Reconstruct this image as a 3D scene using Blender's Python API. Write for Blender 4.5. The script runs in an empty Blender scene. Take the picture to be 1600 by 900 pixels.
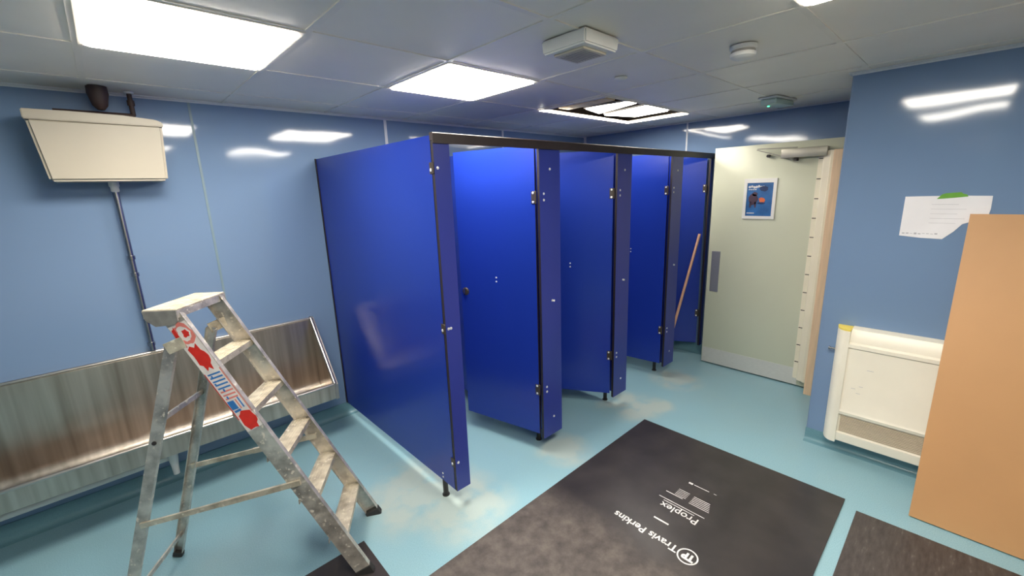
import bpy, bmesh, math, random
from mathutils import Vector, Matrix
random.seed(7)
S = bpy.context.scene
COL = S.collection

# ------------------------------------------------------------------ camera, world, exposure
F_PX, YAW, PITCH, ROLL, CAM_H = 667.67, 0.7460, 0.2253, -0.0348, 1.6991
def make_camera():
    cy, sy, cp, sp = math.cos(YAW), math.sin(YAW), math.cos(PITCH), math.sin(PITCH)
    f = Vector((sy*cp, cy*cp, -sp)); r = Vector((cy, -sy, 0)); u = r.cross(f)
    c, s = math.cos(ROLL), math.sin(ROLL)
    r2 = c*r + s*u; u2 = -s*r + c*u
    m = Matrix((r2, u2, -f)).transposed().to_4x4(); m.translation = (0, 0, CAM_H)
    cd = bpy.data.cameras.new('camera'); cd.sensor_width = 36; cd.sensor_fit = 'HORIZONTAL'
    cd.lens = F_PX/1600*36; cd.clip_start = .02
    co = bpy.data.objects.new('camera', cd); COL.objects.link(co); co.matrix_world = m
    S.camera = co
make_camera()
w = bpy.data.worlds.new('world'); S.world = w; w.use_nodes = True
w.node_tree.nodes['Background'].inputs[0].default_value = (.02, .022, .025, 1)
w.node_tree.nodes['Background'].inputs[1].default_value = .3
S.view_settings.view_transform = 'Standard'; S.view_settings.look = 'None'
S.view_settings.gamma = 1; S.view_settings.use_curve_mapping = False
S.view_settings.exposure = 0.06
LAMP = 36.0            # radiance of the ceiling LED panels
LAMP_COL = (1.0, .93, .81, 1)

# room, metres (camera stands at x=0, y=0)
H, YB, YF, P0, XF, XR, YR = 2.268, 3.208, 1.7246, 1.135, 4.197, 3.171, .570
XL, YN = -2.6, -2.6
CW, PW = .7894, .1786
GX, GY, GS = .03, .500, .604       # ceiling grid

# ------------------------------------------------------------------ materials
def lin(c):
    return tuple(((v/255)/12.92 if v/255 <= .04045 else (((v/255)+.055)/1.055)**2.4) for v in c)
class M:
    def __init__(s, name, col, rough=.5, metal=0, spec=.5, srgb=True):
        m = bpy.data.materials.new(name); m.use_nodes = True
        s.m = m; s.nt = m.node_tree; s.b = s.nt.nodes['Principled BSDF']
        c = lin(col) if srgb else col
        s.c = (*c, 1)
        s.b.inputs['Base Color'].default_value = s.c
        s.b.inputs['Roughness'].default_value = rough
        s.b.inputs['Metallic'].default_value = metal
        s.b.inputs['Specular IOR Level'].default_value = spec
        m.diffuse_color = s.c
    def n(s, t, **kw):
        x = s.nt.nodes.new(t)
        for k, v in kw.items(): setattr(x, k, v)
        return x
    def l(s, a, b): s.nt.links.new(a, b)
    def coord(s, kind='Object', scale=(1, 1, 1)):
        t = s.n('ShaderNodeTexCoord'); mp = s.n('ShaderNodeMapping'); mp.inputs['Scale'].default_value = scale
        s.l(t.outputs[kind], mp.inputs['Vector']); return mp.outputs[0]
    def noise(s, scale=5, detail=3, stretch=(1, 1, 1), rough=.5):
        x = s.n('ShaderNodeTexNoise'); x.inputs['Scale'].default_value = scale
        x.inputs['Detail'].default_value = detail; x.inputs['Roughness'].default_value = rough
        s.l(s.coord('Object', stretch), x.inputs['Vector']); return x.outputs['Fac']
    def ramp(s, fac, stops):
        r = s.n('ShaderNodeValToRGB'); e = r.color_ramp.elements
        while len(e) < len(stops): e.new(.5)
        for k, (p, c) in enumerate(stops):
            e[k].position = p; e[k].color = (*c, 1) if len(c) == 3 else c
        s.l(fac, r.inputs[0]); return r.outputs[0]
    def mix(s, fac, a, b):
        x = s.n('ShaderNodeMix', data_type='RGBA')
        if isinstance(fac, float): x.inputs[0].default_value = fac
        else: s.l(fac, x.inputs[0])
        for i, v in ((6, a), (7, b)):
            if isinstance(v, tuple): x.inputs[i].default_value = v if len(v) == 4 else (*v, 1)
            else: s.l(v, x.inputs[i])
        return x.outputs[2]
    def math(s, op, a, b=None):
        x = s.n('ShaderNodeMath', operation=op)
        for i, v in ((0, a), (1, b)):
            if v is None: continue
            if isinstance(v, (int, float)): x.inputs[i].default_value = v
            else: s.l(v, x.inputs[i])
        return x.outputs[0]
    def base(s, o): s.l(o, s.b.inputs['Base Color']); return s
    def bump(s, h, strength=.1, dist=.01):
        x = s.n('ShaderNodeBump'); x.inputs['Strength'].default_value = strength; x.inputs['Distance'].default_value = dist
        s.l(h, x.inputs['Height']); s.l(x.outputs[0], s.b.inputs['Normal']); return s
    def vary(s, scale=4, amt=.12, stretch=(1, 1, 1), detail=4):
        f = s.noise(scale, detail, stretch)
        c = s.c
        d = tuple(v*(1-amt) for v in c[:3]); e = tuple(min(1, v*(1+amt)) for v in c[:3])
        return s.base(s.ramp(f, [(.3, d), (.7, e)]))
MAT = {}
def mk():
    g = MAT
    a = M('wall_panel_blue', (116, 140, 173), .075); a.bump(a.noise(2.6, 1), .22, .02); g['wall'] = a.m
    a = M('corner_bead_blue', (112, 134, 166), .5); a.vary(9, .03); g['bead'] = a.m
    a = M('kick_plate_silver', (212, 210, 204), .4, .3); a.vary(30, .05, (1, 1, 8)); g['kick'] = a.m
    a = M('bounce_wall_cream', (226, 222, 210), .5); a.vary(2, .03); g['nearwall'] = a.m  # unseen near wall, made pale to bounce neutral light onto the ceiling
    a = M('ceiling_tile', (240, 232, 220), .45); a.vary(2, .04); g['ceil'] = a.m
    a = M('ceiling_grid_white', (238, 230, 218), .4); a.vary(6, .03); g['grid'] = a.m
    a = M('white_trim', (215, 218, 222), .35); a.vary(9, .04); g['trim'] = a.m
    a = M('grey_joint', (118, 140, 150), .4); a.vary(9, .05); g['joint'] = a.m
    # floor vinyl: fine speckle, scuffs and pale plaster dust around the cubicle feet
    a = M('floor_vinyl_teal', (104, 152, 166), .34)
    sp = a.noise(260, 2); big = a.noise(1.7, 5)
    c = a.ramp(sp, [(.35, lin((124, 164, 178))), (.65, lin((146, 184, 196)))])
    c = a.mix(a.math('MULTIPLY', a.ramp(big, [(.45, (0, 0, 0)), (.75, (1, 1, 1))]), .35), c, lin((142, 164, 166)))
    pos = a.n('ShaderNodeNewGeometry').outputs['Position']
    nz = a.noise(5, 5)
    tot = None
    for (x, y, r) in ((1.16, 1.72, .34), (1.05, 1.98, .40), (1.95, 1.66, .22), (2.75, 1.66, .28), (3.45, 1.62, .26), (2.9, 1.5, .16)):
        d = a.n('ShaderNodeVectorMath', operation='DISTANCE'); a.l(pos, d.inputs[0]); d.inputs[1].default_value = (x, y, 0)
        f = a.math('SUBTRACT', 1, a.math('DIVIDE', d.outputs['Value'], r)); f = a.math('MAXIMUM', f, 0)
        tot = f if tot is None else a.math('MAXIMUM', tot, f)
    k = a.math('MULTIPLY', tot, a.ramp(nz, [(.35, (0, 0, 0)), (.62, (1, 1, 1))]))
    k = a.math('MINIMUM', a.math('MULTIPLY', k, 1.5), .55)
    c = a.mix(k, c, lin((188, 190, 176)))
    a.base(c); a.bump(sp, .06, .002); g['floor'] = a.m
    a = M('coving_vinyl_teal', (100, 140, 152), .3); a.vary(200, .08); g['cove'] = a.m
    # blue laminate
    a = M('laminate_blue', (27, 52, 150), .25); a.vary(1.2, .05); a.bump(a.noise(2.2, 1), .08, .02); g['blue'] = a.m
    a = M('laminate_blue_pilaster', (42, 54, 140), .36); a.vary(1.2, .05); g['blue2'] = a.m
    a = M('panel_edge_dark', (38, 32, 38), .5); a.vary(20, .1); g['edge'] = a.m
    a = M('headrail_bronze', (50, 40, 40), .45, .1); a.vary(12, .12); g['rail'] = a.m
    a = M('hinge_bronze', (70, 62, 56), .4, .35); a.vary(30, .15); g['hinge'] = a.m
    a = M('screw_steel', (236, 236, 240), .25, .35); a.vary(60, .05); g['screw'] = a.m
    a = M('foot_black', (40, 38, 38), .4); a.vary(20, .1); g['foot'] = a.m
    # stainless steel, vertical brushed streaks
    a = M('stainless_steel', (176, 170, 164), .26, 1)
    st = a.noise(3, 2, (9, 9, .25)); a.base(a.ramp(st, [(.25, lin((164, 152, 140))), (.75, lin((208, 198, 188)))]))
    a.l(a.ramp(a.noise(2, 1, (3, 3, .4)), [(.3, (.30, .30, .30)), (.8, (.42, .42, .42))]), a.b.inputs['Roughness'])
    a.bump(a.noise(1.3, 1, (1, 1, .3)), .15, .05); g['steel'] = a.m
    a = M('stainless_rim', (188, 184, 180), .3, 1); a.vary(8, .1); g['rim'] = a.m
    a = M('chrome_pipe', (170, 170, 172), .25, 1); a.vary(12, .12); g['chrome'] = a.m
    a = M('brushed_plate', (176, 176, 182), .42, .75); a.vary(40, .06, (1, 1, 8)); g['plate'] = a.m
    a = M('cistern_ivory', (184, 176, 160), .42); a.vary(3, .04); g['ivory'] = a.m
    a = M('white_plastic', (226, 224, 220), .4); a.vary(6, .03); g['plastic'] = a.m
    a = M('grille_grey', (150, 146, 140), .5); a.vary(30, .15); g['grille'] = a.m
    a = M('dark_slot', (46, 40, 40), .7); a.vary(10, .1); g['dark'] = a.m
    a = M('brown_pipe', (58, 42, 40), .6); a.vary(14, .2); g['brownpipe'] = a.m
    # worn aluminium with plaster and paint splashes
    a = M('aluminium_worn', (178, 174, 168), .36, .6)
    s1 = a.noise(16, 6); s2 = a.noise(60, 4)
    c = a.ramp(s1, [(.3, lin((158, 153, 146))), (.6, lin((214, 208, 198)))])
    msk = a.ramp(s2, [(.60, (0, 0, 0)), (.66, (1, 1, 1))])
    c = a.mix(msk, c, lin((222, 214, 200))); a.base(c)
    a.l(a.math('SUBTRACT', .6, a.math('MULTIPLY', msk, .55)), a.b.inputs['Metallic'])
    a.bump(s2, .25, .002); g['alu'] = a.m
    a = M('aluminium_tread', (206, 196, 178), .42, .55)
    s1 = a.noise(22, 6); c = a.ramp(s1, [(.3, lin((170, 158, 140))), (.6, lin((220, 210, 190)))])
    msk = a.ramp(a.noise(45, 5), [(.62, (0, 0, 0)), (.68, (1, 1, 1))]); a.base(a.mix(msk, c, lin((238, 230, 214))))
    a.bump(a.noise(140, 2, (1, 6, 1)), .3, .002); g['tread'] = a.m
    a = M('rubber_dark', (46, 44, 44), .7); a.vary(20, .15); g['rubber'] = a.m
    for nm, c in (('sticker_white', (232, 224, 220)), ('sticker_red', (214, 46, 34)), ('sticker_blue', (52, 120, 190)), ('sticker_faded', (226, 130, 120))):
        a = M(nm, c, .45); a.vary(30, .10); g[nm] = a.m
    # floor protection sheets
    a = M('floor_board_black', (62, 56, 56), .38)
    n1 = a.noise(6, 6); c = a.ramp(n1, [(.3, lin((40, 37, 38))), (.7, lin((56, 52, 52)))])
    sep = a.n('ShaderNodeSeparateXYZ'); a.l(a.n('ShaderNodeNewGeometry').outputs['Position'], sep.inputs[0])
    edge = a.math('ADD', sep.outputs[0], a.math('MULTIPLY', a.math('SUBTRACT', a.noise(3, 4), .5), .25))
    mr = a.n('ShaderNodeMapRange'); mr.inputs[1].default_value = 1.66; mr.inputs[2].default_value = 1.46
    a.l(edge, mr.inputs[0])
    dirt = a.ramp(a.noise(11, 8, (1, 1, 1), .7), [(.3, lin((54, 48, 47))), (.5, lin((78, 71, 68))), (.75, lin((106, 98, 92)))])
    a.base(a.mix(mr.outputs[0], c, dirt))
    a.l(a.math('ADD', .34, a.math('MULTIPLY', mr.outputs[0], .25)), a.b.inputs['Roughness']); g['board'] = a.m
    a = M('floor_board_scuffed', (80, 72, 68), .42)
    n1 = a.noise(5, 7, (2.2, 10, 1), .65); a.base(a.ramp(n1, [(.35, lin((54, 48, 48))), (.6, lin((74, 68, 66))), (.78, lin((120, 113, 110)))])); g['board2'] = a.m
    a = M('floor_board_plain', (52, 46, 46), .45); a.vary(7, .2); g['board3'] = a.m
    a = M('board_print_white', (208, 208, 208), .5); a.vary(40, .15); g['print'] = a.m
    a = M('hardboard_tan', (190, 144, 98), .55); a.vary(2.5, .05, (1, 1, 1), 6); g['tan'] = a.m
    a = M('hardboard_edge', (214, 168, 122), .6); a.vary(30, .08); g['tanedge'] = a.m
    a = M('door_pale_green', (200, 202, 180), .36); a.vary(1.5, .03); g['door'] = a.m
    a = M('guard_cream', (226, 218, 196), .4); a.vary(5, .04); g['cream'] = a.m
    a = M('pine_jamb', (230, 198, 162), .5); a.vary(8, .08, (8, 8, .6)); g['pine'] = a.m
    a = M('wood_handle', (206, 160, 132), .5); a.vary(10, .1, (6, 6, .5)); g['wood'] = a.m
    a = M('closer_silver', (176, 172, 158), .4, .5); a.vary(14, .06); g['closer'] = a.m
    a = M('heater_cream', (236, 230, 214), .38); a.vary(4, .04); g['heater'] = a.m
    a = M('heater_grille', (196, 180, 158), .5); a.vary(40, .12, (1, 1, 6)); g['hgrille'] = a.m
    a = M('yellow_cap', (232, 208, 92), .45); a.vary(10, .08); g['yellow'] = a.m
    a = M('paper_white', (232, 230, 234), .6); a.vary(5, .04); a.bump(a.noise(8, 3), .4, .01); g['paper'] = a.m
    a = M('pencil_grey', (178, 176, 184), .7); a.vary(30, .1); g['pencil'] = a.m
    a = M('tape_green', (96, 158, 40), .5); a.vary(20, .1); g['tape'] = a.m
    a = M('poster_blue', (46, 98, 156), .35); a.vary(12, .25); g['pblue'] = a.m
    a = M('poster_navy', (34, 52, 92), .35); a.vary(12, .2); g['pnavy'] = a.m
    a = M('poster_brown', (74, 54, 70), .4); a.vary(12, .2); g['pbrown'] = a.m
    a = M('poster_orange', (206, 104, 62), .4); a.vary(12, .15); g['porange'] = a.m
    a = M('void_dark', (60, 50, 44), .8); a.vary(5, .3); g['void'] = a.m
    a = M('timber_raw', (232, 206, 160), .6); a.vary(6, .15, (1, 6, 1)); g['timber'] = a.m
    a = M('insulation_brown', (112, 88, 70), .9); a.vary(18, .4); a.bump(a.noise(20, 5), .8, .02); g['insul'] = a.m
    a = M('clear_green_plastic', (186, 206, 196), .2); a.vary(6, .05); g['clear'] = a.m
    def emit(name, col, st):
        a = M(name, (255, 255, 255), .5); a.b.inputs['Emission Color'].default_value = col; a.b.inputs['Emission Strength'].default_value = st
        f = a.noise(3, 1); r = a.ramp(f, [(.0, tuple(v*.97 for v in col[:3])), (1, col[:3])]); a.l(r, a.b.inputs['Emission Color']); return a.m
    g['lamp'] = emit('led_diffuser', LAMP_COL, LAMP)
    g['led'] = emit('green_led', (.05, 1, .35, 1), 3)
mk()

# ------------------------------------------------------------------ helpers
def new_obj(name, bm, mats, parent=None, smooth=False, world=False):
    if world and parent is not None:
        bm.transform(Matrix.LocRotScale(parent.location, parent.rotation_euler, None).inverted())
    bmesh.ops.recalc_face_normals(bm, faces=bm.faces)
    me = bpy.data.meshes.new(name); bm.to_mesh(me); bm.free()
    for m in (mats if isinstance(mats, (list, tuple)) else [mats]): me.materials.append(MAT[m])
    if smooth:
        for p in me.polygons: p.use_smooth = True
        try: me.set_sharp_from_angle(angle=math.radians(40))
        except Exception: pass
    o = bpy.data.objects.new(name, me); COL.objects.link(o)
    if parent is not None: o.parent = parent
    return o
def tag(o, label=None, cat=None, group=None, kind=None):
    for k, v in (('label', label), ('category', cat), ('group', group), ('kind', kind)):
        if v: o[k] = v
    return o
def thing(name, label, cat, loc=(0, 0, 0), rotz=0, group=None):
    o = bpy.data.objects.new(name, None); COL.objects.link(o); o.empty_display_size = .1
    o.location = loc; o.rotation_euler = (0, 0, rotz)
    return tag(o, label, cat, group)
def struct(name, bm, mats, smooth=False):
    return tag(new_obj(name, bm, mats, None, smooth), kind='structure')
def dup(root, loc, rotz, label=None):
    r = root.copy(); COL.objects.link(r); r.location = loc; r.rotation_euler = (0, 0, rotz)
    if label: r['label'] = label
    for ch in list(root.children):
        c = ch.copy(); COL.objects.link(c); c.parent = r
        for gch in list(ch.children):
            d = gch.copy(); COL.objects.link(d); d.parent = c
    return r
def box(bm, lo, hi, mi=0, bevel=0, seg=2, mat=None):
    pre = set(bm.faces)
    r = bmesh.ops.create_cube(bm, size=1)
    vs = r['verts']
    T = Matrix.Translation([(a+b)/2 for a, b in zip(lo, hi)]) @ Matrix.Diagonal([abs(b-a) for a, b in zip(lo, hi)]+[1])
    bmesh.ops.transform(bm, matrix=T, verts=vs)
    fs = list({f for v in vs for f in v.link_faces})
    if bevel:
        es = list({e for v in vs for e in v.link_edges})
        rr = bmesh.ops.bevel(bm, geom=es, offset=bevel, segments=seg, affect='EDGES', profile=.5)
        fs = [f for f in bm.faces if f not in pre]
    for f in fs: f.material_index = mi
    if mat is not None:
        vv = list({v for f in fs for v in f.verts}); bmesh.ops.transform(bm, matrix=mat, verts=vv)
    return fs
def cyl(bm, p0, p1, r0, r1=None, seg=20, mi=0):
    p0, p1 = Vector(p0), Vector(p1); r1 = r0 if r1 is None else r1
    d = p1-p0
    r = bmesh.ops.create_cone(bm, cap_ends=True, segments=seg, radius1=r0, radius2=r1, depth=d.length)
    q = d.to_track_quat('Z', 'Y').to_matrix().to_4x4()
    bmesh.ops.transform(bm, matrix=Matrix.Translation((p0+p1)/2) @ q, verts=r['verts'])
    for f in {f for v in r['verts'] for f in v.link_faces}: f.material_index = mi
def lathe(bm, prof, c, seg=32, axis=Vector((0, 0, 1)), mi=0):
    q = axis.to_track_quat('Z', 'Y').to_matrix()
    rings = []
    for (r, z) in prof:
        rings.append([bm.verts.new(Vector(c)+q @ Vector((r*math.cos(2*math.pi*k/seg), r*math.sin(2*math.pi*k/seg), z))) for k in range(seg)])
    for a, b in zip(rings, rings[1:]):
        for k in range(seg):
            f = bm.faces.new((a[k], a[(k+1) % seg], b[(k+1) % seg], b[k])); f.material_index = mi
    for rg in (rings[0], rings[-1]):
        try: f = bm.faces.new(rg); f.material_index = mi
        except Exception: pass
def prism(bm, pts, a, b, plane='yz', mi=0):
    """polygon pts in a plane, extruded from a to b along the third axis"""
    def P(u, v, w):
        return {'yz': (w, u, v), 'xz': (u, w, v), 'xy': (u, v, w)}[plane]
    A = [bm.verts.new(P(u, v, a)) for u, v in pts]; B = [bm.verts.new(P(u, v, b)) for u, v in pts]
    n = len(pts); fs = [bm.faces.new(A), bm.faces.new(B[::-1])]
    for k in range(n): fs.append(bm.faces.new((A[k], B[k], B[(k+1) % n], A[(k+1) % n])))
    for f in fs: f.material_index = mi
    return fs
def bar(bm, p0, p1, wd, dp, side, mi=0, bevel=0):
    """rectangular bar p0-p1; wd measured along 'side', dp across"""
    p0, p1 = Vector(p0), Vector(p1); z = (p1-p0).normalized(); x = Vector(side); x = (x-z*x.dot(z)).normalized(); y = z.cross(x)
    m = Matrix((x, y, z)).transposed().to_4x4(); m.translation = (p0+p1)/2
    L = (p1-p0).length
    return box(bm, (-wd/2, -dp/2, -L/2), (wd/2, dp/2, L/2), mi, bevel, 1, m)
def B(): return bmesh.new()
def quick(name, lo, hi, mats, parent=None, bevel=0, world=False, seg=2):
    bm = B(); box(bm, lo, hi, 0, bevel, seg); return new_obj(name, bm, mats, parent, bevel > 0, world)

# ------------------------------------------------------------------ room shell
T = .10
def wallbox(name, lo, hi, m='wall'):
    bm = B(); box(bm, lo, hi); return struct(name, bm, m)
wallbox('floor', (XL-T, YN-T, -.1), (XF+T, YB+T, 0), 'floor')
wallbox('wall_back', (XL-T, YB, 0), (XF+T, YB+T, H+.4))
wallbox('wall_far', (XF, YR-1.8, 0), (XF+T, YB, H+.4))
wallbox('wall_right', (XR, YN, 0), (XR+T, YR, H+.4))
wallbox('wall_left', (XL-T, YN-T, 0), (XL, YB, H+.4))
wallbox('wall_near', (XL, YN-T, 0), (XF+T, YN, H+.4), 'nearwall')
# return wall with the doorway, beyond the corner of the right wall
bm = B()
DX0, DX1 = XR+T+.01, 3.93
box(bm, (DX1+.05, YR-T, 0), (XF, YR, H+.4)); box(bm, (XR+T, YR-T, 2.06), (DX1+.05, YR, H+.4))
struct('wall_return', bm, 'wall')
bm = B(); box(bm, (XR+T, YR-1.8, 0), (XF, YR-1.7, H+.4)); box(bm, (XR+T, YR-1.7, 2.35), (XF, YR-T, 2.4))
struct('wall_corridor', bm, 'trim')

# ceiling tiles (one sheet of tiles, opening over the broken light), grid bars
HOLE = {(4, 2), (5, 2)}
bm = B(); gb = B()
ix0, ix1 = -5, 7; iy0, iy1 = -6, 5
for i in range(ix0, ix1):
    for j in range(iy0, iy1):
        x0, x1 = max(XL, GX+i*GS), min(XF, GX+(i+1)*GS); y0, y1 = max(YN, GY+j*GS), min(YB, GY+(j+1)*GS)
        if x1-x0 < .01 or y1-y0 < .01: continue
        if (i, j) in HOLE: continue
        box(bm, (x0, y0, H+.004), (x1, y1, H+.016))
struct('ceiling', bm, 'ceil')
for i in range(ix0, ix1+1):
    x = GX+i*GS
    if XL < x < XF:
        if i == 5: box(gb, (x-.012, YN, H), (x+.012, GY+2*GS, H+.004)); box(gb, (x-.012, GY+3*GS, H), (x+.012, YB, H+.004))
        else: box(gb, (x-.012, YN, H), (x+.012, YB, H+.004))
for j in range(iy0, iy1+1):
    y = GY+j*GS
    if YN < y < YB: box(gb, (XL, y-.012, H+.0005), (XF, y+.012, H+.0042))
struct('trim_1', gb, 'grid')
# wall angle at the ceiling edge
bm = B(); e = .018
box(bm, (XL, YB-e, H-.004), (XF, YB, H+.003)); box(bm, (XL, YB-.003, H-.012), (XF, YB, H-.004))
box(bm, (XF-e, YR, H-.004), (XF, YB-e, H+.003)); box(bm, (XR-e, YN, H-.004), (XR, YR+e, H+.003)); box(bm, (XR-.003, YN, H-.014), (XR, YR+.003, H-.004))
box(bm, (XR, YR, H-.004), (XF-e, YR+e, H+.003))
struct('trim_2', bm, 'trim')
# wall panel joint strips
bm = B()
box(bm, (.455, YB-.003, .1), (.467, YB, H-.012)); struct('trim_3', bm, 'joint')
bm = B()
for x in (1.69, 2.91): box(bm, (x-.011, YB-.004, .1), (x+.011, YB, H-.012))
box(bm, (XF-.022, YB-.022, .1), (XF, YB, H-.004)); box(bm, (XF-.003, 1.985, .1), (XF, 2.0, H-.004)); struct('trim_4', bm, 'trim')
# corner bead of the right wall
bm = B(); cyl(bm, (XR+.0032, YR-.0032, .08), (XR+.0032, YR-.0032, H-.004), .0042, seg=16); struct('trim_5', bm, 'bead', True)
# vinyl coving up the walls
def cove(pts, h=.10, r=.035):
    """section in (distance from wall, height)"""
    s = [(0, h), (.004, h), (.004, r)]
    for k in range(1, 7):
        t = k/6*math.pi/2; s.append((.004+r-r*math.cos(t), r-r*math.sin(t)+.001))
    s += [(0.04, 0.0002), (0, 0.0002)]
    return s
bm = B(); prism(bm, [(YB-a, b) for a, b in cove(0)], XL, XF, 'yz'); struct('baseboard_back', bm, 'cove', True)
bm = B(); prism(bm, [(XR-a, b) for a, b in cove(0, .085)], YN, YR+.004, 'xz'); struct('baseboard_right', bm, 'cove', True)
bm = B(); prism(bm, [(XF-a, b) for a, b in cove(0)], YR, YB-.005, 'xz'); struct('baseboard_far', bm, 'cove', True)
# void over the missing ceiling tiles
hx0, hx1, hy0, hy1 = GX+4*GS, GX+6*GS, GY+2*GS, GY+3*GS
bm = B()
box(bm, (hx0-.25, hy0-.2, H+.36), (hx1+.2, hy1+.4, H+.38))
box(bm, (hx0-.27, hy0-.2, H+.017), (hx0-.25, hy1+.4, H+.36)); box(bm, (hx1+.2, hy0-.2, H+.017), (hx1+.22, hy1+.4, H+.36))
box(bm, (hx0-.25, hy0-.22, H+.017), (hx1+.2, hy0-.2, H+.36)); box(bm, (hx0-.25, hy1+.4, H+.017), (hx1+.2, hy1+.42, H+.36))
struct('ceiling_void', bm, 'void')

# ------------------------------------------------------------------ toilet cubicles
PX = [P0+.010, P0+CW, P0+2*CW, P0+3*CW]
ZB, ZP, ZR0, ZR1 = .099, 1.93, 1.918, 1.966
def screws(bm, pts, n, r=.0055, mi=0):
    n = Vector(n)
    for p in pts:
        p = Vector(p); lathe(bm, [(r, 0), (r*.92, .0018), (r*.45, .0026), (.0006, .0028)], p, 12, n, mi)
def screw_parts(pts, n, r, parent, name='screw'):
    for q in pts:
        bm = B(); screws(bm, [q], n, r); new_obj(name, bm, 'screw', parent, True)
def panel(bm, lo, hi, thin):
    """laminate board: faces on the wide sides blue (0), all four narrow edges dark (1)"""
    fs = box(bm, lo, hi)
    ax = 'xyz'.index(thin)
    for f in fs:
        f.normal_update(); f.material_index = 0 if abs(f.normal[ax]) > .9 else 1
wherep = ['end partition of the blue cubicles, nearest the stepladder', 'blue partition behind the second front post, between first and second cubicles',
          'blue partition behind the third front post, between second and third cubicles', 'blue partition behind the fourth front post, beside the cubicle with the wooden pole']
for k, x in enumerate(PX):
    t = thing('cubicle_partition', wherep[k], 'partition', (x, YF+.02, 0), 0, 'blue partitions between the toilet cubicles')
    bm = B(); panel(bm, (-.010, .002, ZB), (.010, YB-YF-.03, 1.955), 'x'); new_obj('panel', bm, ['blue', 'edge'], t)
    bm = B(); box(bm, (-.016, YB-YF-.034, ZB), (-.010, YB-YF-.0205, 1.957)); box(bm, (.010, YB-YF-.034, ZB), (.016, YB-YF-.0205, 1.957)); box(bm, (-.016, YB-YF-.0295, ZB), (.016, YB-YF-.0205, 1.957))
    new_obj('wall_channel', bm, 'edge', t)
    bm = B(); cyl(bm, (0, .115, 0), (0, .115, ZB+.002), .015, seg=20); cyl(bm, (0, .115, 0), (0, .115, .006), .021, seg=20); new_obj('foot', bm, 'foot', t, True)
    screw_parts([(-.010, .115, ZB+.022), (-.010, .115, ZB+.046)], (-1, 0, 0), .0055, t)
    if k == 0:
        for z in (1.81, 1.03, .27):
            bm = B(); box(bm, (-.0145, -.0185, z-.026), (-.010, .016, z+.026), 0, .0015, 1); b_ = new_obj('corner_bracket', bm, 'hinge', t, True)
            bm = B(); screws(bm, [(-.0145, .004, z-.008)], (-1, 0, 0), .008); new_obj('screw', bm, 'screw', b_, True)
# front posts
wh = ['narrow blue front post at the near end of the cubicles', 'second blue front post from the near end, right of the first open door',
      'third blue front post from the near end, right of the second open door', 'fourth blue front post, just left of the wooden pole']
def pilaster(x0, x1, label, k):
    t = thing('cubicle_pilaster', label, 'partition post', ((x0+x1)/2, YF, 0), 0, 'blue front posts of the cubicles')
    hw = (x1-x0)/2
    bm = B(); panel(bm, (-hw, 0, ZB), (hw, .018, ZP), 'y'); new_obj('panel', bm, ['blue2', 'edge'], t)
    pts = []
    if k == 0: pts = [(-hw+.018, -.0002, 1.81), (-hw+.016, -.0002, 1.03), (-hw+.03, -.0002, 1.03), (-hw+.018, -.0002, .27)]
    elif k < 4:
        pts = [(-.0, -.0002, 1.81), (-hw+.035, -.0002, 1.672), (-hw+.035, -.0002, 1.636), (.008, -.0002, 1.02), (.024, -.0002, 1.016), (-hw+.035, -.0002, .458), (-hw+.035, -.0002, .424), (.010, -.0002, .225)]
    if pts:
        screw_parts(pts, (0, -1, 0), .0078, t)
    return t
pilaster(P0, P0+PW/2, wh[0], 0)
for k in (1, 2, 3): pilaster(P0+k*CW-PW/2, P0+k*CW+PW/2, wh[k], k)
pilaster(XF-.052, XF-.003, 'slim blue end post against the far wall beside the pale door', 4)
# doors: local origin at hinge edge, +x towards the free edge
DW = .612
def cubicle_door(loc, ang, label):
    t = thing('cubicle_door', label, 'toilet door', loc, ang, 'open blue toilet cubicle doors')
    bm = B(); panel(bm, (0.006, -.009, .128), (DW, .009, 1.945), 'y'); new_obj('panel', bm, ['blue', 'edge'], t)
    for z in (1.652, .441):
        bm = B(); box(bm, (-.004, .0092, z-.036), (.030, .0125, z+.036), 0, .001, 1); cyl(bm, (.0, .012, z-.034), (.0, .012, z+.034), .006, seg=12); h = new_obj('hinge', bm, 'hinge', t, True)
        screw_parts([(.017, .0125, z+.026), (.017, .0125, z-.026)], (0, 1, 0), .0072, h)
    # turn lock
    bm = B(); lathe(bm, [(.027, 0), (.027, .004), (.023, .008), (.001, .009)], (DW-.042, .009, 1.035), 28, Vector((0, 1, 0))); lk = new_obj('lock', bm, 'hinge', t, True)
    bm = B(); box(bm, (DW-.047, .017, 1.014), (DW-.037, .030, 1.056), 0, .003, 2); new_obj('turn_knob', bm, 'chrome', lk, True)
    screw_parts([(.309, .009, 1.152), (.309, .009, 1.126)], (0, 1, 0), .0058, t, 'coat_hook_screw')
    return t
def ang(a, b): return math.atan2(b[1]-a[1], b[0]-a[0])
h1 = (P0+CW-PW/2+.004, 1.753); 
dd = cubicle_door((*h1, 0), ang((1.835, 1.735), (1.70, 2.32)), 'blue door of the first cubicle, open inward, turn lock at its edge')
h2 = (P0+2*CW-PW/2+.003, 1.753); dup(dd, (*h2, 0), ang((2.625, 1.735), (2.31, 2.25)), 'half open blue door of the second cubicle with a pale sheen down its face')
h3 = (P0+3*CW-PW/2+.002, 1.753); dup(dd, (*h3, 0), math.radians(180-82), 'blue door of the third cubicle, wide open, between the third and fourth posts')
h4 = (XF-.056, 1.753); dup(dd, (*h4, 0), math.radians(180-63), 'blue door of the last cubicle with the wooden pole in front of it')
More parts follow.
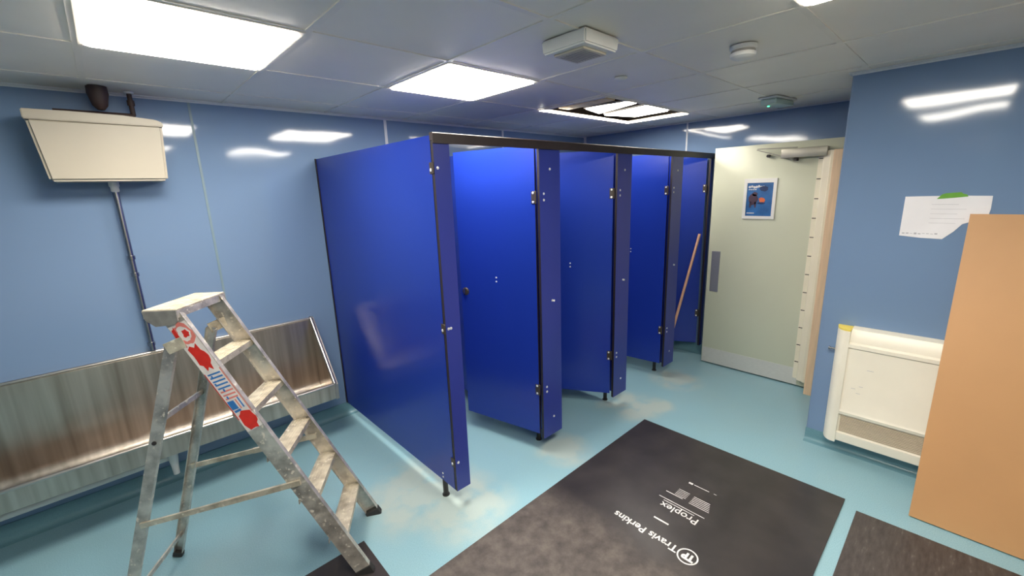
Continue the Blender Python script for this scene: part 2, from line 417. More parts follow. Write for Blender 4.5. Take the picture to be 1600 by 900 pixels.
# headrail
bm = B(); prism(bm, [(YF-.010, ZR0), (YF-.010, ZR1-.004), (YF-.006, ZR1), (YF+.015, ZR1), (YF+.0185, ZR1-.004), (YF+.0185, ZP+.001), (YF-.001, ZP+.001), (YF-.001, ZR0)], P0-.004, XF-.002, 'yz')
tag(new_obj('cubicle_headrail', bm, 'rail'), 'long dark brown rail running along the top of the blue cubicles', 'headrail')

# wooden pole leaning in the last cubicle
bm = B(); cyl(bm, (3.70, 1.87, .003), (4.097, 1.768, 1.228), .0125, seg=18)
tag(new_obj('wooden_pole', bm, 'wood', None, True), 'pale wooden pole leaning against the last blue cubicle door', 'pole')

# ------------------------------------------------------------------ pale green door standing open on the far side
d = thing('door_1', None, None, (3.995, .62, 0)); tag(d, kind='structure')
quick('door_leaf', (3.995, .62, .012), (4.038, 1.632, 1.992), 'door', d, .002, True)
quick('kick_plate', (3.9925, .83, .014), (3.995, 1.626, .160), 'kick', d, 0, True)
quick('push_plate', (3.9922, 1.525, .715), (3.995, 1.600, 1.092), 'plate', d, .0008, True, 1)
bm = B()
box(bm, (DX1-.008, YR-.10, 0), (DX1+.05, YR+.012, 2.06)); box(bm, (DX1-.055, YR-.02, 0), (DX1-.004, YR+.180, 1.905), 1, .003)
box(bm, (XR+T+.0, YR-.10, 0), (XR+T+.03, YR-.001, 2.06)); box(bm, (XR+T+.03, YR-.10, 2.02), (DX1-.008, YR-.001, 2.06))
new_obj('door_frame', bm, ['trim', 'pine'], d, False, True)
bm = B()
prof = [(3.994, .862), (3.987, .862), (3.984, .826), (3.975, .823), (3.958, .826), (3.950, .818), (3.944, .80), (3.938, .782), (3.930, .774), (3.932, .758), (3.94, .753), (3.994, .753)]
prism(bm, prof, .075, 1.905, 'xy'); g_ = new_obj('finger_guard', bm, 'cream', d, False, True)
bm = B()
for k in range(12): z = .22+k*.148; box(bm, (3.982, .828, z), (3.9862, .858, z+.006))
new_obj('guard_slot', bm, 'dark', d, False, True)
# door closer
c = thing('door_closer', 'silver overhead closer with folding arm on the pale green door', 'door closer', (3.99, .95, 1.9))
bm = B(); box(bm, (3.925, .80, 1.868), (3.993, 1.10, 1.938), 0, .005); new_obj('body', bm, 'closer', c, True, True)
bm = B(); cyl(bm, (3.955, 1.00, 1.868), (3.955, 1.00, 1.845), .016, seg=16); new_obj('spindle', bm, 'dark', c, True, True)
bm = B(); bar(bm, (3.955, 1.00, 1.945), (3.93, 1.27, 1.952), .022, .006, (1, 0, 0)); new_obj('arm', bm, 'grille', c, False, True)
bm = B(); bar(bm, (3.93, 1.275, 1.945), (3.945, 1.02, 1.858), .018, .006, (1, 0, 0)); new_obj('arm', bm, 'grille', c, False, True)
bm = B(); cyl(bm, (3.988, 1.20, 1.895), (3.958, 1.20, 1.895), .012, seg=14); new_obj('stop_knob', bm, 'rubber', c, True, True)
# poster on the door
pt = thing('framed_poster', 'small blue poster in a white frame on the pale green door', 'poster', (3.994, 1.24, 1.55))
X = 3.9935
bm = B(); y0, y1, z0, z1 = 1.122, 1.368, 1.392, 1.722; fw = .024
box(bm, (X-.008, y0, z0), (X, y1, z0+fw)); box(bm, (X-.008, y0, z1-fw-.01), (X, y1, z1)); box(bm, (X-.008, y0, z0+fw), (X, y0+fw, z1-fw-.01)); box(bm, (X-.008, y1-fw, z0+fw), (X, y1, z1-fw-.01))
new_obj('frame', bm, 'plastic', pt, False, True)
bm = B(); box(bm, (X-.004, y0+fw, z0+fw), (X-.001, y1-fw, z1-fw-.01))
def blob(cy, cz, ry, rz, mi, n=14, jit=.15, xx=X-.0045):
    vs = [bm.verts.new((xx-.0003*mi, cy+ry*math.cos(2*math.pi*k/n)*(1+random.uniform(-jit, jit)), cz+rz*math.sin(2*math.pi*k/n)*(1+random.uniform(-jit, jit)))) for k in range(n)]
    f = bm.faces.new(vs); f.material_index = mi
for q in range(7):   # pale heading scrawl
    blob(1.325-q*.018, 1.655+.004*math.sin(q*2), .010, .010, 1)
for q in range(4): blob(1.325-q*.016, 1.634, .008, .004, 1)
blob(1.215, 1.640, .034, .022, 4); blob(1.29, 1.555, .036, .046, 3); blob(1.28, 1.598, .020, .018, 3); blob(1.31, 1.51, .008, .026, 3); blob(1.272, 1.51, .008, .026, 3)
blob(1.225, 1.545, .024, .022, 2, 10, .25); blob(1.228, 1.522, .03, .008, 4)
for q in range(4): blob(1.325-q*.014, 1.440, .009, .005, 1)
new_obj('print', bm, ['pblue', 'print', 'porange', 'pbrown', 'pnavy'], pt, False, True)

# ------------------------------------------------------------------ urinal trough on the back wall
UX0, UX1 = -1.55, .962
u = thing('urinal_trough', 'long stainless steel wall urinal trough left of the blue cubicles', 'urinal', (-.3, YB-.02, .3))
outer = [(YB-.001, .846), (YB-.026, .850), (YB-.030, .842), (YB-.036, .836), (YB-.040, .60), (YB-.044, .38), (YB-.052, .340), (YB-.075, .318), (YB-.15, .312), (YB-.29, .314), (YB-.325, .330), (YB-.340, .430), (YB-.349, .436), (YB-.357, .430), (YB-.352, .328), (YB-.30, .305), (YB-.001, .300)]
bm = B(); prism(bm, outer, UX0, UX1-.022, 'yz'); new_obj('basin', bm, 'steel', u, True, True)
bm = B()
capo = [(YB-.001, .852), (YB-.034, .852), (YB-.362, .436), (YB-.356, .324), (YB-.001, .298)]
prism(bm, capo, UX1-.022, UX1, 'yz'); new_obj('end_panel', bm, 'steel', u, False, True)
bm = B()
cyl(bm, (UX1-.020, YB-.036, .846), (UX1-.020, YB-.352, .440), .0125, seg=16)
bmesh.ops.create_icosphere(bm, subdivisions=2, radius=.0125, matrix=Matrix.Translation((UX1-.020, YB-.352, .440)))
new_obj('end_rim', bm, 'rim', u, True, True)
bm = B(); cyl(bm, (UX0, YB-.349, .433), (UX1-.02, YB-.352, .436), .0095, seg=16); new_obj('front_rim', bm, 'rim', u, True, True)
bm = B(); cyl(bm, (UX0, YB-.030, .846), (UX1-.02, YB-.030, .846), .009, seg=16); new_obj('back_rim', bm, 'rim', u, True, True)
bm = B(); lathe(bm, [(.038, .30), (.038, .265), (.030, .25), (.018, .15), (.016, .10), (.0, .10)], (.035, YB-.13, 0), 24); new_obj('waste_trap', bm, 'plastic', u, True, True)
wp = B(); cyl(wp, (-1.5, YB-.10, .185), (.03, YB-.10, .205), .021, seg=20)
new_obj('waste_pipe', wp, 'plastic', u, True, True)

# cistern above with pipe
ct = thing('urinal_cistern', 'cream wall cistern high on the blue wall above the steel urinal', 'cistern', (.05, 3.1, 1.81))
bm = B()
zc0, zc1 = 1.812, 2.092
lo = [(-.165, 3.0), (.278, 3.0), (.278, YB-.004), (-.165, YB-.004)]; hi = [(-.193, 2.985), (.296, 2.985), (.296, YB-.004), (-.193, YB-.004)]
A = [bm.verts.new((x, y, zc0)) for x, y in lo]; Bv = [bm.verts.new((x, y, zc1)) for x, y in hi]
bm.faces.new(A[::-1]); bm.faces.new(Bv)
for k in range(4): bm.faces.new((A[k], A[(k+1) % 4], Bv[(k+1) % 4], Bv[k]))
bmesh.ops.bevel(bm, geom=list(bm.edges), offset=.012, segments=3, affect='EDGES')
new_obj('body', bm, 'ivory', ct, True, True)
bm = B(); prism(bm, [(-.199, 2.088), (.300, 2.084), (.300, 2.106), (.27, 2.118), (.15, 2.128), (-.05, 2.132), (-.199, 2.132)], 2.981, YB-.004, 'xz')
bmesh.ops.bevel(bm, geom=list(bm.edges), offset=.004, segments=2, affect='EDGES'); new_obj('lid', bm, 'ivory', ct, True, True)
for (x, z, r) in ((-.095, 2.055, .012), (.225, 2.045, .012), (-.14, 1.89, .007)):
    bm = B(); lathe(bm, [(r, 0), (r, .002), (r*.8, .002), (r*.7, .0006), (.0005, .0005)], (x, 2.9885+(2.09-z)*.05, z), 20, Vector((0, -1, 0)))
    new_obj('moulded_mark', bm, 'ivory', ct, True, True)
bm = B(); lathe(bm, [(.040, .11), (.042, .075), (.036, .05), (.030, .02), (.014, 0), (.001, -.002)], (.075, 3.07, H-.108), 24)
tag(new_obj('ceiling_duct_stub', bm, 'brownpipe', None, True), 'dark brown duct stub dropping from the ceiling above the cream cistern', 'pipe')
sp_ = thing('supply_pipe', 'thin dark supply pipe and elbow behind the cistern at the ceiling', 'pipe', (.2, 3.12, 2.2))
bm = B(); cyl(bm, (.198, 3.12, 2.150), (.198, 3.12, H-.001), .011, seg=16); cyl(bm, (.198, 3.12, 2.20), (.198, 3.12, 2.225), .016, seg=16); new_obj('riser', bm, 'brownpipe', sp_, True, True)
bm = B(); cyl(bm, (-.10, 3.12, 2.148), (.205, 3.12, 2.148), .012, seg=16); new_obj('tail', bm, 'brownpipe', sp_, True, True)
bm = B(); lathe(bm, [(.022, 0), (.020, -.010), (.001, -.010)], (.198, 3.12, H-.001), 20); new_obj('ceiling_collar', bm, 'trim', sp_, True, True)
fp = thing('flush_pipe', 'chrome flush pipe running down the wall from cistern to steel urinal', 'pipe', (.058, 3.17, .86))
bm = B(); cyl(bm, (.060, 3.165, .862), (.058, 3.165, 1.77), .0135, seg=20); new_obj('tube', bm, 'chrome', fp, True, True)
bm = B(); lathe(bm, [(.022, 1.815), (.022, 1.79), (.018, 1.785), (.018, 1.765), (.0135, 1.76)], (.058, 3.165, 0), 20); new_obj('nut', bm, 'plastic', fp, True, True)
for z in (1.405, 1.31, .90):
    bm = B(); lathe(bm, [(.0135, z-.012), (.018, z-.010), (.018, z+.010), (.0135, z+.012)], (.059, 3.165, 0), 20); cyl(bm, (.059, 3.165, z), (.059, YB-.001, z), .006, seg=10); new_obj('clip', bm, 'chrome', fp, True, True)

# ------------------------------------------------------------------ ceiling lights
def light(i, j, label, proto=None):
    x, y = GX+(i+.5)*GS, GY+(j+.5)*GS
    if proto: return dup(proto, (x, y, H), 0, label)
    t = thing('ceiling_light', label, 'ceiling light', (x, y, H), 0, 'square LED panels in the ceiling grid')
    a, c_ = .284, .018
    oc = [(-a+c_, -a), (a-c_, -a), (a, -a+c_), (a, a-c_), (a-c_, a), (-a+c_, a), (-a, a-c_), (-a, -a+c_)]
    bm = B(); prism(bm, oc, -.0075, -.002, 'xy'); new_obj('diffuser', bm, 'lamp', t)
    b2 = .298
    bm = B()
    box(bm, (-b2, -b2, -.003), (b2, -a+.004, .003)); box(bm, (-b2, a-.004, -.003), (b2, b2, .003)); box(bm, (-b2, -a, -.003), (-a+.004, a, .003)); box(bm, (a-.004, -a, -.003), (b2, a, .003))
    new_obj('frame', bm, 'grid', t)
    return t
L1 = light(0, 2, 'big bright square ceiling light at top left, above the cistern')
light(2, 2, 'bright square ceiling light above the first blue cubicle', L1)
light(2, -1, 'square ceiling light whose corner shows at the top edge, right of the extractor', L1)
light(0, -1, 'square ceiling light behind the camera, opposite the cistern', L1)

# broken light over the cubicles
bl = thing('broken_ceiling_light', 'opened ceiling light with hanging bright tubes and missing tile above the cubicles', 'ceiling light', (3.05, 2.0, H))
bm = B()
a0, a1, b0, b1 = hx0+.012, hx1-.012, hy0+.012, hy1-.012
box(bm, (a0, b0, H-.006), (a1, b0+.010, H+.004)); box(bm, (a0, b1-.030, H-.008), (a1, b1, H+.004)); box(bm, (a0, b0+.01, H-.008), (a0+.030, b1-.03, H+.004)); box(bm, (a1-.030, b0+.01, H-.008), (a1, b1-.03, H+.004))
new_obj('frame', bm, 'grid', bl, False, True)
def slab(name, corners, th, m):
    bm = B(); A = [bm.verts.new(q) for q in corners]; Bq = [bm.verts.new((q[0], q[1], q[2]+th)) for q in corners]
    bm.faces.new(A); bm.faces.new(Bq[::-1])
    for k in range(len(A)): bm.faces.new((A[k], Bq[k], Bq[(k+1) % len(A)], A[(k+1) % len(A)]))
    return new_obj(name, bm, m, bl, False, True)
slab('diffuser', [(2.85, 2.17, H+.02), (2.985, 1.79, H+.035), (3.05, 1.83, H+.035), (3.11, 2.235, H+.02)], .004, 'lamp')
slab('diffuser', [(3.205, 2.245, H+.016), (3.21, 1.80, H+.03), (3.44, 1.80, H+.03), (3.58, 1.88, H+.03), (3.54, 2.16, H+.02)], .004, 'lamp')
slab('glow_blocker', [(2.83, 2.18, H+.027), (2.97, 1.78, H+.042), (3.07, 1.82, H+.042), (3.13, 2.245, H+.027)], .012, 'grille')  # added backing slabs, stop the diffusers glowing upward onto the batten
slab('glow_blocker', [(3.19, 2.25, H+.024), (3.195, 1.785, H+.038), (3.45, 1.785, H+.038), (3.60, 1.87, H+.038), (3.56, 2.17, H+.028)], .012, 'grille')
slab('glow_edge_strip', [(a0+.0, b1-.045, H-.0095), (a1-.0, b1-.045, H-.0095), (a1-.0, b1, H-.0095), (a0+.0, b1, H-.0095)], .001, 'lamp')  # emissive strips stand in for light caught on the frame edges
slab('glow_edge_strip', [(a1-.05, b0+.01, H-.0095), (a1, b0+.01, H-.0095), (a1, b1-.047, H-.0095), (a1-.05, b1-.047, H-.0095)], .001, 'lamp')
bm = B(); box(bm, (2.60, 1.82, H+.012), (2.72, 2.235, H+.040), 0, .004); tag(new_obj('timber_batten', bm, 'timber'), 'pale timber batten lying in the ceiling opening beside the broken light', 'batten')
bm = B()
r = bmesh.ops.create_icosphere(bm, subdivisions=3, radius=.12, matrix=Matrix.Translation((2.98, 1.85, H+.19)) @ Matrix.Diagonal((1.5, .9, .55, 1)))
for v in bm.verts: v.co += Vector([random.uniform(-.012, .012) for _ in range(3)])
tag(new_obj('insulation_roll', bm, 'insul', None, True), 'crumpled brown insulation in the ceiling opening above the broken light', 'insulation')

# extractor
ex = thing('extractor_fan', 'white square extractor grille on the ceiling between the lights', 'extractor fan', (1.54, 1.2, H))
bm = B()
hh = .050
A = [bm.verts.new((x, y, H)) for x, y in ((1.425, 1.095), (1.645, 1.095), (1.645, 1.315), (1.425, 1.315))]
Bq = [bm.verts.new((x, y, H-hh)) for x, y in ((1.430, 1.10), (1.640, 1.10), (1.640, 1.31), (1.430, 1.31))]
bm.faces.new(A); bm.faces.new(Bq[::-1])
for k in range(4): bm.faces.new((A[k], Bq[k], Bq[(k+1) % 4], A[(k+1) % 4]))
bmesh.ops.bevel(bm, geom=list(bm.edges), offset=.006, segments=2, affect='EDGES')
bmesh.ops.scale(bm, vec=(1, 1, 1), verts=bm.verts)
for v in bm.verts: v.co += Vector((-.045, -.04, 0))
new_obj('housing', bm, 'plastic', ex, True, True)
cx, cyy = 1.49, 1.165
bm = B(); box(bm, (cx-.075, cyy-.075, H-hh-.010), (cx+.075, cyy+.075, H-hh+.002), 0, .006); new_obj('grille', bm, 'ivory', ex, True, True)
bm = B()
for k in range(9): y = cyy-.06+k*.014; box(bm, (cx-.055, y, H-hh-.0108), (cx+.055, y+.006, H-hh-.0098))
new_obj('grille_slot', bm, 'grille', ex, False, True)

# smoke detector, sensor, emergency light
sd = thing('smoke_detector', 'round white smoke detector on the ceiling tiles', 'smoke detector', (2.125, .78, H))
bm = B(); lathe(bm, [(.054, 0), (.054, -.010), (.050, -.014), (.046, -.015), (.046, -.028), (.052, -.030), (.050, -.042), (.038, -.050), (.001, -.052)], (0, 0, 0), 40); new_obj('body', bm, 'plastic', sd, True)
bm = B(); lathe(bm, [(.0472, -.017), (.0472, -.026)], (0, 0, 0), 40); new_obj('vent_band', bm, 'grille', sd, True)
bm = B(); lathe(bm, [(.034, 0), (.034, -.006), (.024, -.014), (.001, -.016)], (2.15, 1.405, H), 28)
tag(new_obj('motion_sensor', bm, 'plastic', None, True), 'tiny round sensor on the ceiling between extractor and broken light', 'sensor')
em = thing('emergency_light', 'small clear emergency light with green LED near the far wall', 'emergency light', (3.62, 1.07, H), math.radians(-8))
bm = B(); box(bm, (-.15, -.065, -.012), (.15, .065, 0), 0, .004); new_obj('base', bm, 'plastic', em, True)
bm = B(); box(bm, (-.135, -.055, -.050), (.135, .055, -.012), 0, .012, 3); new_obj('cover', bm, 'clear', em, True)
bm = B(); lathe(bm, [(.008, 0), (.008, -.004), (.001, -.006)], (-.06, .03, -.050), 14); box(bm, (-.075, .052, -.045), (-.055, .0565, -.030)); new_obj('green_led', bm, 'led', em)

# ------------------------------------------------------------------ floor protection boards
def sheet(name, lo, hi, m, label, z0, rz=0):
    t = thing(name, label, 'floor protection board', (*lo, 0), 0)
    bm = B(); box(bm, (lo[0], lo[1], z0), (hi[0], hi[1], z0+.004), 0, .001, 1); new_obj('board', bm, m, t, False, True); return t
mb = sheet('floor_board', (.22, .262), (2.645, 1.462), 'board', 'large black floor protection board with white printed lettering', .0045)
t2 = thing('floor_board', 'scuffed dark floor board at bottom right in front of the tan sheet', 'floor protection board', (1.9, -.4, 0))
bm = B(); prism(bm, [(.30, .195), (2.585, .205), (2.620, -1.0), (.30, -1.0)], .0005, .0045, 'xy'); new_obj('board', bm, 'board2', t2, False, True)
t3 = thing('floor_board', 'dark floor board under the near foot of the stepladder', 'floor protection board', (.2, 1.6, 0))
bm = B(); prism(bm, [(.655, 1.872), (-.55, 1.868), (-.55, .90), (.64, .90)], .0004, .0042, 'xy'); new_obj('board', bm, 'board3', t3, False, True)

def text_mesh(body, size, origin, m, parent, name='printed_text', bold=0.0, squash=1.0):
    """lettering lying flat: reads along +y, tops of the letters towards -x"""
    cu = bpy.data.curves.new('t', 'FONT'); cu.body = body; cu.size = size; cu.offset = bold; cu.resolution_u = 3
    o = bpy.data.objects.new('t', cu); COL.objects.link(o)
    dg = bpy.context.evaluated_depsgraph_get(); me = bpy.data.meshes.new_from_object(o.evaluated_get(dg))
    bpy.data.objects.remove(o)
    bm = bmesh.new(); bm.from_mesh(me)
    ext = max(v.co.x for v in bm.verts)
    m4 = Matrix(((0, -1, 0, origin[0]), (squash, 0, 0, origin[1]), (0, 0, 1, origin[2]), (0, 0, 0, 1)))
    bm.transform(m4)
    return new_obj(name, bm, m, parent, False, True)
ZT_ = .0089
text_mesh('Travis Perkins', .062, (1.712, .740, ZT_), 'print', mb, 'printed_text', .0012, .98)
text_mesh('Proplex', .066, (1.945, .745, ZT_), 'print', mb, 'printed_text', .0006, .98)
bm = B()
def hring(cx, cy, r0, r1, n=40, ex=1.0):
    A = [bm.verts.new((cx+r0*math.cos(2*math.pi*k/n)*ex, cy+r0*math.sin(2*math.pi*k/n), ZT_)) for k in range(n)]
    C = [bm.verts.new((cx+r1*math.cos(2*math.pi*k/n)*ex, cy+r1*math.sin(2*math.pi*k/n), ZT_)) for k in range(n)]
    for k in range(n): bm.faces.new((A[k], A[(k+1) % n], C[(k+1) % n], C[k]))
hring(1.690, .690, .0405, .0475)
new_obj('logo_ring', bm, 'print', mb, False, True)
text_mesh('TP', .056, (1.708, .660, ZT_), 'print', mb, 'logo_letters', .0035, .85)
def bars(rects, name):
    bm = B()
    for (x, ya, yb, h) in rects:
        vs = [bm.verts.new(q) for q in ((x, ya, ZT_), (x+h, ya, ZT_), (x+h, yb, ZT_), (x, yb, ZT_))]; bm.faces.new(vs)
    return new_obj(name, bm, 'print', mb, False, True)
bars([(1.805, .845, .925, .010)], 'printed_line')
bars([(1.975, .735, .985, .0045), (1.958, .78, .95, .0045)], 'printed_line')
bars([(2.030+.013*k, .735+.004*k, .842, .0035) for k in range(6)] + [(2.035, .880, .975, .0045)] + [(2.048+.013*k, .868, .93, .003) for k in range(5)], 'printed_line')
bars([(2.190, .80, .885, .004), (2.185, .892, .915, .014), (2.192, .76, .775, .003)], 'printed_line')

# ------------------------------------------------------------------ tan sheet leaning on the right wall
ts = thing('tan_sheet', 'tall tan hardboard sheet leaning upright against the right wall', 'board', (2.74, .012, 0))
bm = B()
A_ = Vector((2.722, .014, .007)); Bp = Vector((3.148, .014, 1.505)); n_ = (Bp-A_).normalized(); th = Vector((n_.z, 0, -n_.x))*.015
pts = [A_, A_+th, Bp+th, Bp]
f0 = [bm.verts.new(q) for q in pts]; f1 = [bm.verts.new(q+Vector((0, -1.21, -.0))) for q in pts]
fs = [bm.faces.new(f0), bm.faces.new(f1[::-1])]
fl = [bm.faces.new((f0[k], f1[k], f1[(k+1) % 4], f0[(k+1) % 4])) for k in range(4)]
for k, f in enumerate(fl): f.material_index = 1 if k in (0, 2) else 0
for f in fs: f.material_index = 1
new_obj('panel', bm, ['tan', 'tanedge'], ts, False, True)

# ------------------------------------------------------------------ convector heater on the right wall
hx = XR-.001
ht = thing('wall_heater', 'cream convector heater low on the right wall beside the tan sheet', 'heater', (hx, .2, .1))
YH0, YH1 = -.62, .475
bm = B()
sec = [(hx, .105), (hx-.085, .105), (hx-.098, .112), (hx-.100, .125), (hx-.100, .165), (hx-.088, .170), (hx-.086, .285), (hx-.100, .292), (hx-.103, .31), (hx-.094, .325), (hx-.094, .715), (hx-.102, .722), (hx-.102, .742), (hx-.088, .752), (hx-.084, .790), (hx-.060, .825), (hx, .832)]
prism(bm, sec, YH0, YH1-.075, 'xz'); new_obj('casing', bm, 'heater', ht, True, True)
bm = B()
pe = [(hx, YH1-.075), (hx-.104, YH1-.075)]
for k in range(0, 9):
    t = k/8*math.pi/2; pe.append((hx-.104*math.cos(t*1.0) if k < 8 else hx-.010, YH1-.055+.055*math.sin(t)))
pe.append((hx, YH1))
prism(bm, pe, .098, .820, 'xy'); new_obj('end_cover', bm, 'heater', ht, True, True)
bm = B(); prism(bm, [(x, y) for x, y in pe], .820, .828, 'xy'); new_obj('yellow_cap', bm, 'yellow', ht, False, True)['label'] = 'worn yellow end cap'
bm = B()
for k in range(11): z = .176+k*.0098; box(bm, (hx-.0915, YH0+.02, z), (hx-.086, YH1-.085, z+.0055))
new_obj('air_grille', bm, 'hgrille', ht, False, True)
bm = B(); cyl(bm, (hx-.03, YH1-.002, .675), (hx-.03, YH1+.022, .675), .007, seg=14); cyl(bm, (hx-.03, YH1+.022, .675), (hx-.03, YH1+.03, .675), .011, seg=14); new_obj('key_valve', bm, 'chrome', ht, True, True)
for (y, z, l_) in ((.30, .60, .03), (.36, .47, .02), (.325, .49, .018), (.335, .445, .02)):
    bm = B(); box(bm, (hx-.0946, y-l_, z), (hx-.0938, y, z+.0022)); new_obj('scratch', bm, 'pencil', ht, False, True)

# paper and tape on the right wall
pp = thing('paper_sheet', 'white paper sheet taped to the blue wall above the heater', 'paper', (XR-.002, .1, 1.5))
X = XR-.0025
bm = B()
pol = [(.268, 1.592), (.16, 1.594), (.04, 1.594), (-.050, 1.592), (-.052, 1.53), (-.048, 1.492), (.0, 1.468), (.035, 1.452), (.062, 1.412), (.098, 1.372), (.18, 1.374), (.268, 1.383)]
vs = [bm.verts.new((X, y, z)) for y, z in pol]; ff = bm.faces.new(vs)
r = bmesh.ops.extrude_face_region(bm, geom=[ff]); bmesh.ops.translate(bm, vec=(-.0012, 0, 0), verts=[v for v in r['geom'] if isinstance(v, bmesh.types.BMVert)])
new_obj('page', bm, 'paper', pp, False, True)
bm = B(); random.seed(3)
for k in range(9):
    y = .258-k*.016; box(bm, (X-.0018, y-.011, 1.392+random.uniform(0, .005)), (X-.0013, y, 1.394+random.uniform(.003, .008)))
new_obj('pencil_note', bm, 'pencil', pp, False, True)
bm = B()
for k in range(5): z = 1.55-k*.024; box(bm, (X-.0018, .06-.03*(k % 2), z), (X-.0013, .16, z+.0012))
new_obj('faint_writing', bm, 'pencil', pp, False, True)
bm = B(); pol = [(.145, 1.578), (.128, 1.602), (.115, 1.607), (.06, 1.612), (.052, 1.604), (.038, 1.600), (.032, 1.590), (.08, 1.584)]
prism(bm, pol, X-.0022, X-.0013, 'yz')
tag(new_obj('green_tape', bm, 'tape'), 'piece of green tape holding up the paper on the wall', 'tape')

# ------------------------------------------------------------------ stepladder
lad = thing('stepladder', 'worn aluminium stepladder with red and white sticker by the urinal', 'ladder', (.35, 2.1, 0))
A = Vector((.610, 1.660, 0)); Bf = Vector((.820, 2.010, 0)); C = Vector((.130, 1.970, 1.31)); D = Vector((.300, 2.160, 1.31))
def stile(p, q, outward, inward_flange, name='front_stile'):
    """channel section: web 68 mm, flanges facing inwards. p-q is the front edge line"""
    z = (q-p).normalized(); n = Vector(outward); n = (n-z*n.dot(z)).normalized(); back = z.cross(n).normalized()
    if back.x > 0: back = -back
    bm = B()
    m = Matrix((back, n, z)).transposed().to_4x4(); m.translation = p
    L = (q-p).length; W = .068
    z0 = .012/abs(z.z)
    box(bm, (0, -.0025, z0), (W, 0, L), 0, 0, 1, m)
    box(bm, (0, -.024, z0), (.0028, -.0025, L), 0, 0, 1, m)
    box(bm, (W-.0028, -.024, z0), (W, -.0025, L), 0, 0, 1, m)
    o = new_obj(name, bm, 'alu', lad, False, True)
    bm = B(); box(bm, (-.003, -.028, z0*.25), (W+.003, .003, z0+.035), 0, .003, 1, m); new_obj('rubber_foot', bm, 'rubber', o, False, False)
    ob = o.children[0]; ob.data.transform(Matrix.Translation(-Vector(lad.location)))
    return m, L, back, n
wdir = (Bf-A).normalized()
mn, Ln, bk, nn = stile(A+Vector((0, 0, .004)), C, -wdir, 1)
mf, Lf, bkf, nf = stile(Bf, D, wdir, -1)
# treads
for k in range(1, 6):
    t = k/6
    a = A.lerp(C, t) + bk*.004 - nn*.003; b = Bf.lerp(D, t) + bkf*.004 - nf*.003
    w_ = (b-a).normalized(); hb = Vector((0, 0, 1)).cross(w_).normalized()
    if hb.x > 0: hb = -hb
    m = Matrix((w_, hb, w_.cross(hb))).transposed().to_4x4()
    if m.to_3x3() @ Vector((0, 0, 1)) @ Vector((0, 0, 1)) < 0: m = Matrix((w_, hb, -w_.cross(hb))).transposed().to_4x4()
    m.translation = a
    L = (b-a).length; bm = B()
    box(bm, (0, 0, -.003), (L, .078, 0), 0, 0, 1, m); box(bm, (0, 0, -.026), (L, .003, -.003), 0, 0, 1, m); box(bm, (0, .075, -.022), (L, .078, -.003), 0, 0, 1, m)
    for q in range(6): box(bm, (.004, .006+q*.012, 0), (L-.004, .010+q*.012, .0014), 0, 0, 1, m)
    new_obj('tread', bm, 'tread', lad, False, True)
# platform cap
w_ = (D-C).normalized(); hb = Vector((0, 0, 1)).cross(w_).normalized()
if hb.x > 0: hb = -hb
m = Matrix((w_, hb, Vector((0, 0, 1)))).transposed().to_4x4(); m.translation = C - w_*.012 - hb*.004
Lp = (D-C).length+.024
bm = B(); box(bm, (0, 0, -.003), (Lp, .125, .004), 0, .001, 1, m)
for q in range(8): box(bm, (.006, .010+q*.014, .004), (Lp-.006, .015+q*.014, .0052), 0, 0, 1, m)
pl = new_obj('top_platform', bm, 'tread', lad, False, True)
bm = B()
box(bm, (0, 0, -.030), (Lp, .004, -.003), 0, 0, 1, m); box(bm, (0, .121, -.030), (Lp, .125, -.003), 0, 0, 1, m)
new_obj('platform_rim', bm, 'alu', lad, False, True)
for s0, s1 in ((-.003, .003), (Lp-.003, Lp+.003)):
    bm = B()
    pts = [(.0, -.003), (.125, -.003), (.135, .006), (.128, -.03), (.085, -.062), (.015, -.055), (0, -.04)]
    pts = [(.0, .0), (.125, .0), (.118, -.035), (.085, -.060), (.015, -.055), (0, -.04)]
    Aq = [bm.verts.new(m @ Vector((s0, u_, v_))) for u_, v_ in pts]; Bq = [bm.verts.new(m @ Vector((s1, u_, v_))) for u_, v_ in pts]
    bm.faces.new(Aq); bm.faces.new(Bq[::-1])
    for k in range(len(pts)): bm.faces.new((Aq[k], Bq[k], Bq[(k+1) % len(pts)], Aq[(k+1) % len(pts)]))
    new_obj('end_bracket', bm, 'grille', lad, False, True)
# back legs
pn, pf = Vector((.085, 1.980, 1.17)), Vector((.247, 2.168, 1.17)); bn, bf = Vector((-.25, 2.10, .008)), Vector((-.032, 2.452, .008))
for (p, q, s) in ((bn, pn, -1), (bf, pf, 1)):
    z = (q-p).normalized(); n = (wdir*s); n = (n-z*n.dot(z)).normalized(); back = z.cross(n).normalized()
    m = Matrix((back, n, z)).transposed().to_4x4(); m.translation = p; L = (q-p).length
    bm = B(); box(bm, (-.019, -.002, 0), (.019, 0, L), 0, 0, 1, m); box(bm, (-.019, -.020, 0), (-.0165, -.002, L), 0, 0, 1, m); box(bm, (.0165, -.020, 0), (.019, -.002, L), 0, 0, 1, m)
    o = new_obj('back_leg', bm, 'alu', lad, False, True)
    bm = B(); box(bm, (-.021, -.022, -.004), (.021, .002, .022), 0, .002, 1, m); o2 = new_obj('rubber_foot', bm, 'rubber', o, False, False); o2.data.transform(Matrix.Translation(-Vector(lad.location)))
    if s == -1: bm = B(); cyl(bm, m @ Vector((0, .001, L*.685)), m @ Vector((0, .004, L*.685)), .008, seg=14); o3 = new_obj('rivet', bm, 'dark', o, True, False); o3.data.transform(Matrix.Translation(-Vector(lad.location)))
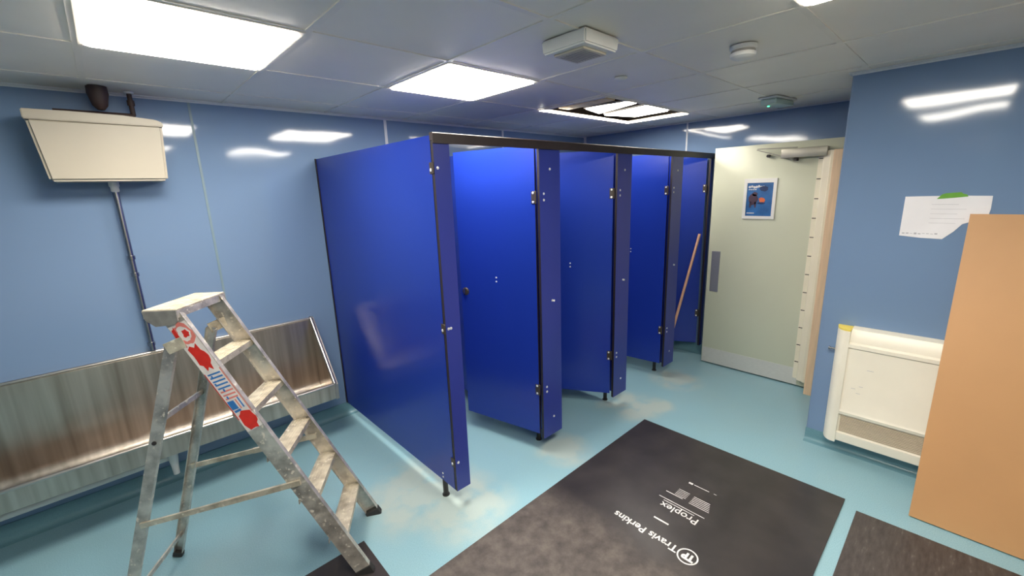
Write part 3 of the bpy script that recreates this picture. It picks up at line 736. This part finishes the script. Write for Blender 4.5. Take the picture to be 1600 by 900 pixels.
# hinge plates joining back legs to the front stiles
for (p, q, mm, L, n) in ((pn, C, mn, Ln, nn), (pf, D, mf, Lf, nf)):
    bm = B(); a = mm @ Vector((.05, .002, L-.115)); bar(bm, a, p+n*.001+Vector((-.012, 0, -.004)), .045, .004, (0, 0, 1), 0, .001); new_obj('hinge_plate', bm, 'tread', lad, False, True)
# side stays and rungs between the back legs
def onl(p, q, t): return p.lerp(q, t)
def stay(p, q):
    bm = B(); mid = p.lerp(q, .48); bar(bm, p, mid+(q-p).normalized()*.03, .021, .009, (0, 0, 1), 0); bar(bm, mid, q, .024, .011, (0, 0, 1), 0)
    cyl(bm, mid+Vector((0, -.004, 0)), mid+Vector((0, .004, 0)), .009, seg=12); new_obj('side_stay', bm, 'tread', lad, False, True)
stay(onl(bn, pn, .402)-wdir*.004, (mn @ Vector((.020, .004, Ln*.405))))
stay(onl(bf, pf, .425)-wdir*.012, (mf @ Vector((.030, -.02, Lf*.43))))
bm = B(); bar(bm, onl(bn, pn, .755), onl(bf, pf, .745), .020, .008, (0, 0, 1), 0); new_obj('back_rung', bm, 'alu', lad, False, True)
bm = B(); bar(bm, onl(bn, pn, .12), onl(bf, pf, .105), .018, .008, (0, 0, 1), 0); new_obj('back_rung', bm, 'alu', lad, False, True)
# sticker on the near stile: u along the web from back (0) to front, v down from the top
bm = B()
def st(u_, v_, lift): return mn @ Vector((.066-u_*.064, .0008+lift, Ln-.045-v_))
def sq(u0, v0, u1, v1, mi, lift=.0006, sk=0):
    vs = [bm.verts.new(st(a_, b_, lift)) for a_, b_ in ((u0, v0), (u1, v0+sk), (u1, v1+sk), (u0, v1))]; f = bm.faces.new(vs); f.material_index = mi
def sblob(cu, cv, ru, rv, mi, n=18, jit=.2, lift=.0009):
    vs = []
    for k in range(n):
        j_ = 1+random.uniform(-jit, jit); vs.append(bm.verts.new(st(min(1, max(0, cu+ru*j_*math.cos(2*math.pi*k/n))), cv+rv*j_*math.sin(2*math.pi*k/n), lift)))
    f = bm.faces.new(vs); f.material_index = mi
random.seed(11)
sq(0, 0, 1, .50, 0, .0003)
sblob(.55, .045, .46, .045, 3, 22, .12, .0006); sblob(.55, .045, .34, .030, 0, 22, .15, .0009); sblob(.6, .045, .18, .014, 1, 12, .3, .0012); sblob(.12, .05, .14, .05, 1, 14, .3, .0012)
sblob(.5, .155, .40, .055, 1, 16, .32)
sq(.0, .215, .05, .44, 1, .0009); sq(.94, .215, 1, .43, 3, .0009)
for k in range(8):
    v_ = .222+k*.0165
    sq(.14, v_, .86, v_+.007, 2 if k < 5 else 3, .0009, .006)
    if k % 2: sq(.14+.1*(k % 3), v_-.006, .24+.1*(k % 3), v_+.006, 2, .0011)
sq(.08, .352, .46, .392, 2, .0013, .004); sq(.55, .355, .62, .40, 3, .0012); sq(.72, .35, .80, .40, 2, .0012); sq(.12, .398, .5, .408, 2, .0012)
sblob(.5, .455, .46, .046, 1, 18, .16)
new_obj('sticker', bm, ['sticker_white', 'sticker_red', 'sticker_blue', 'sticker_faded'], lad, False, True)['label'] = 'torn red, white and blue sticker'
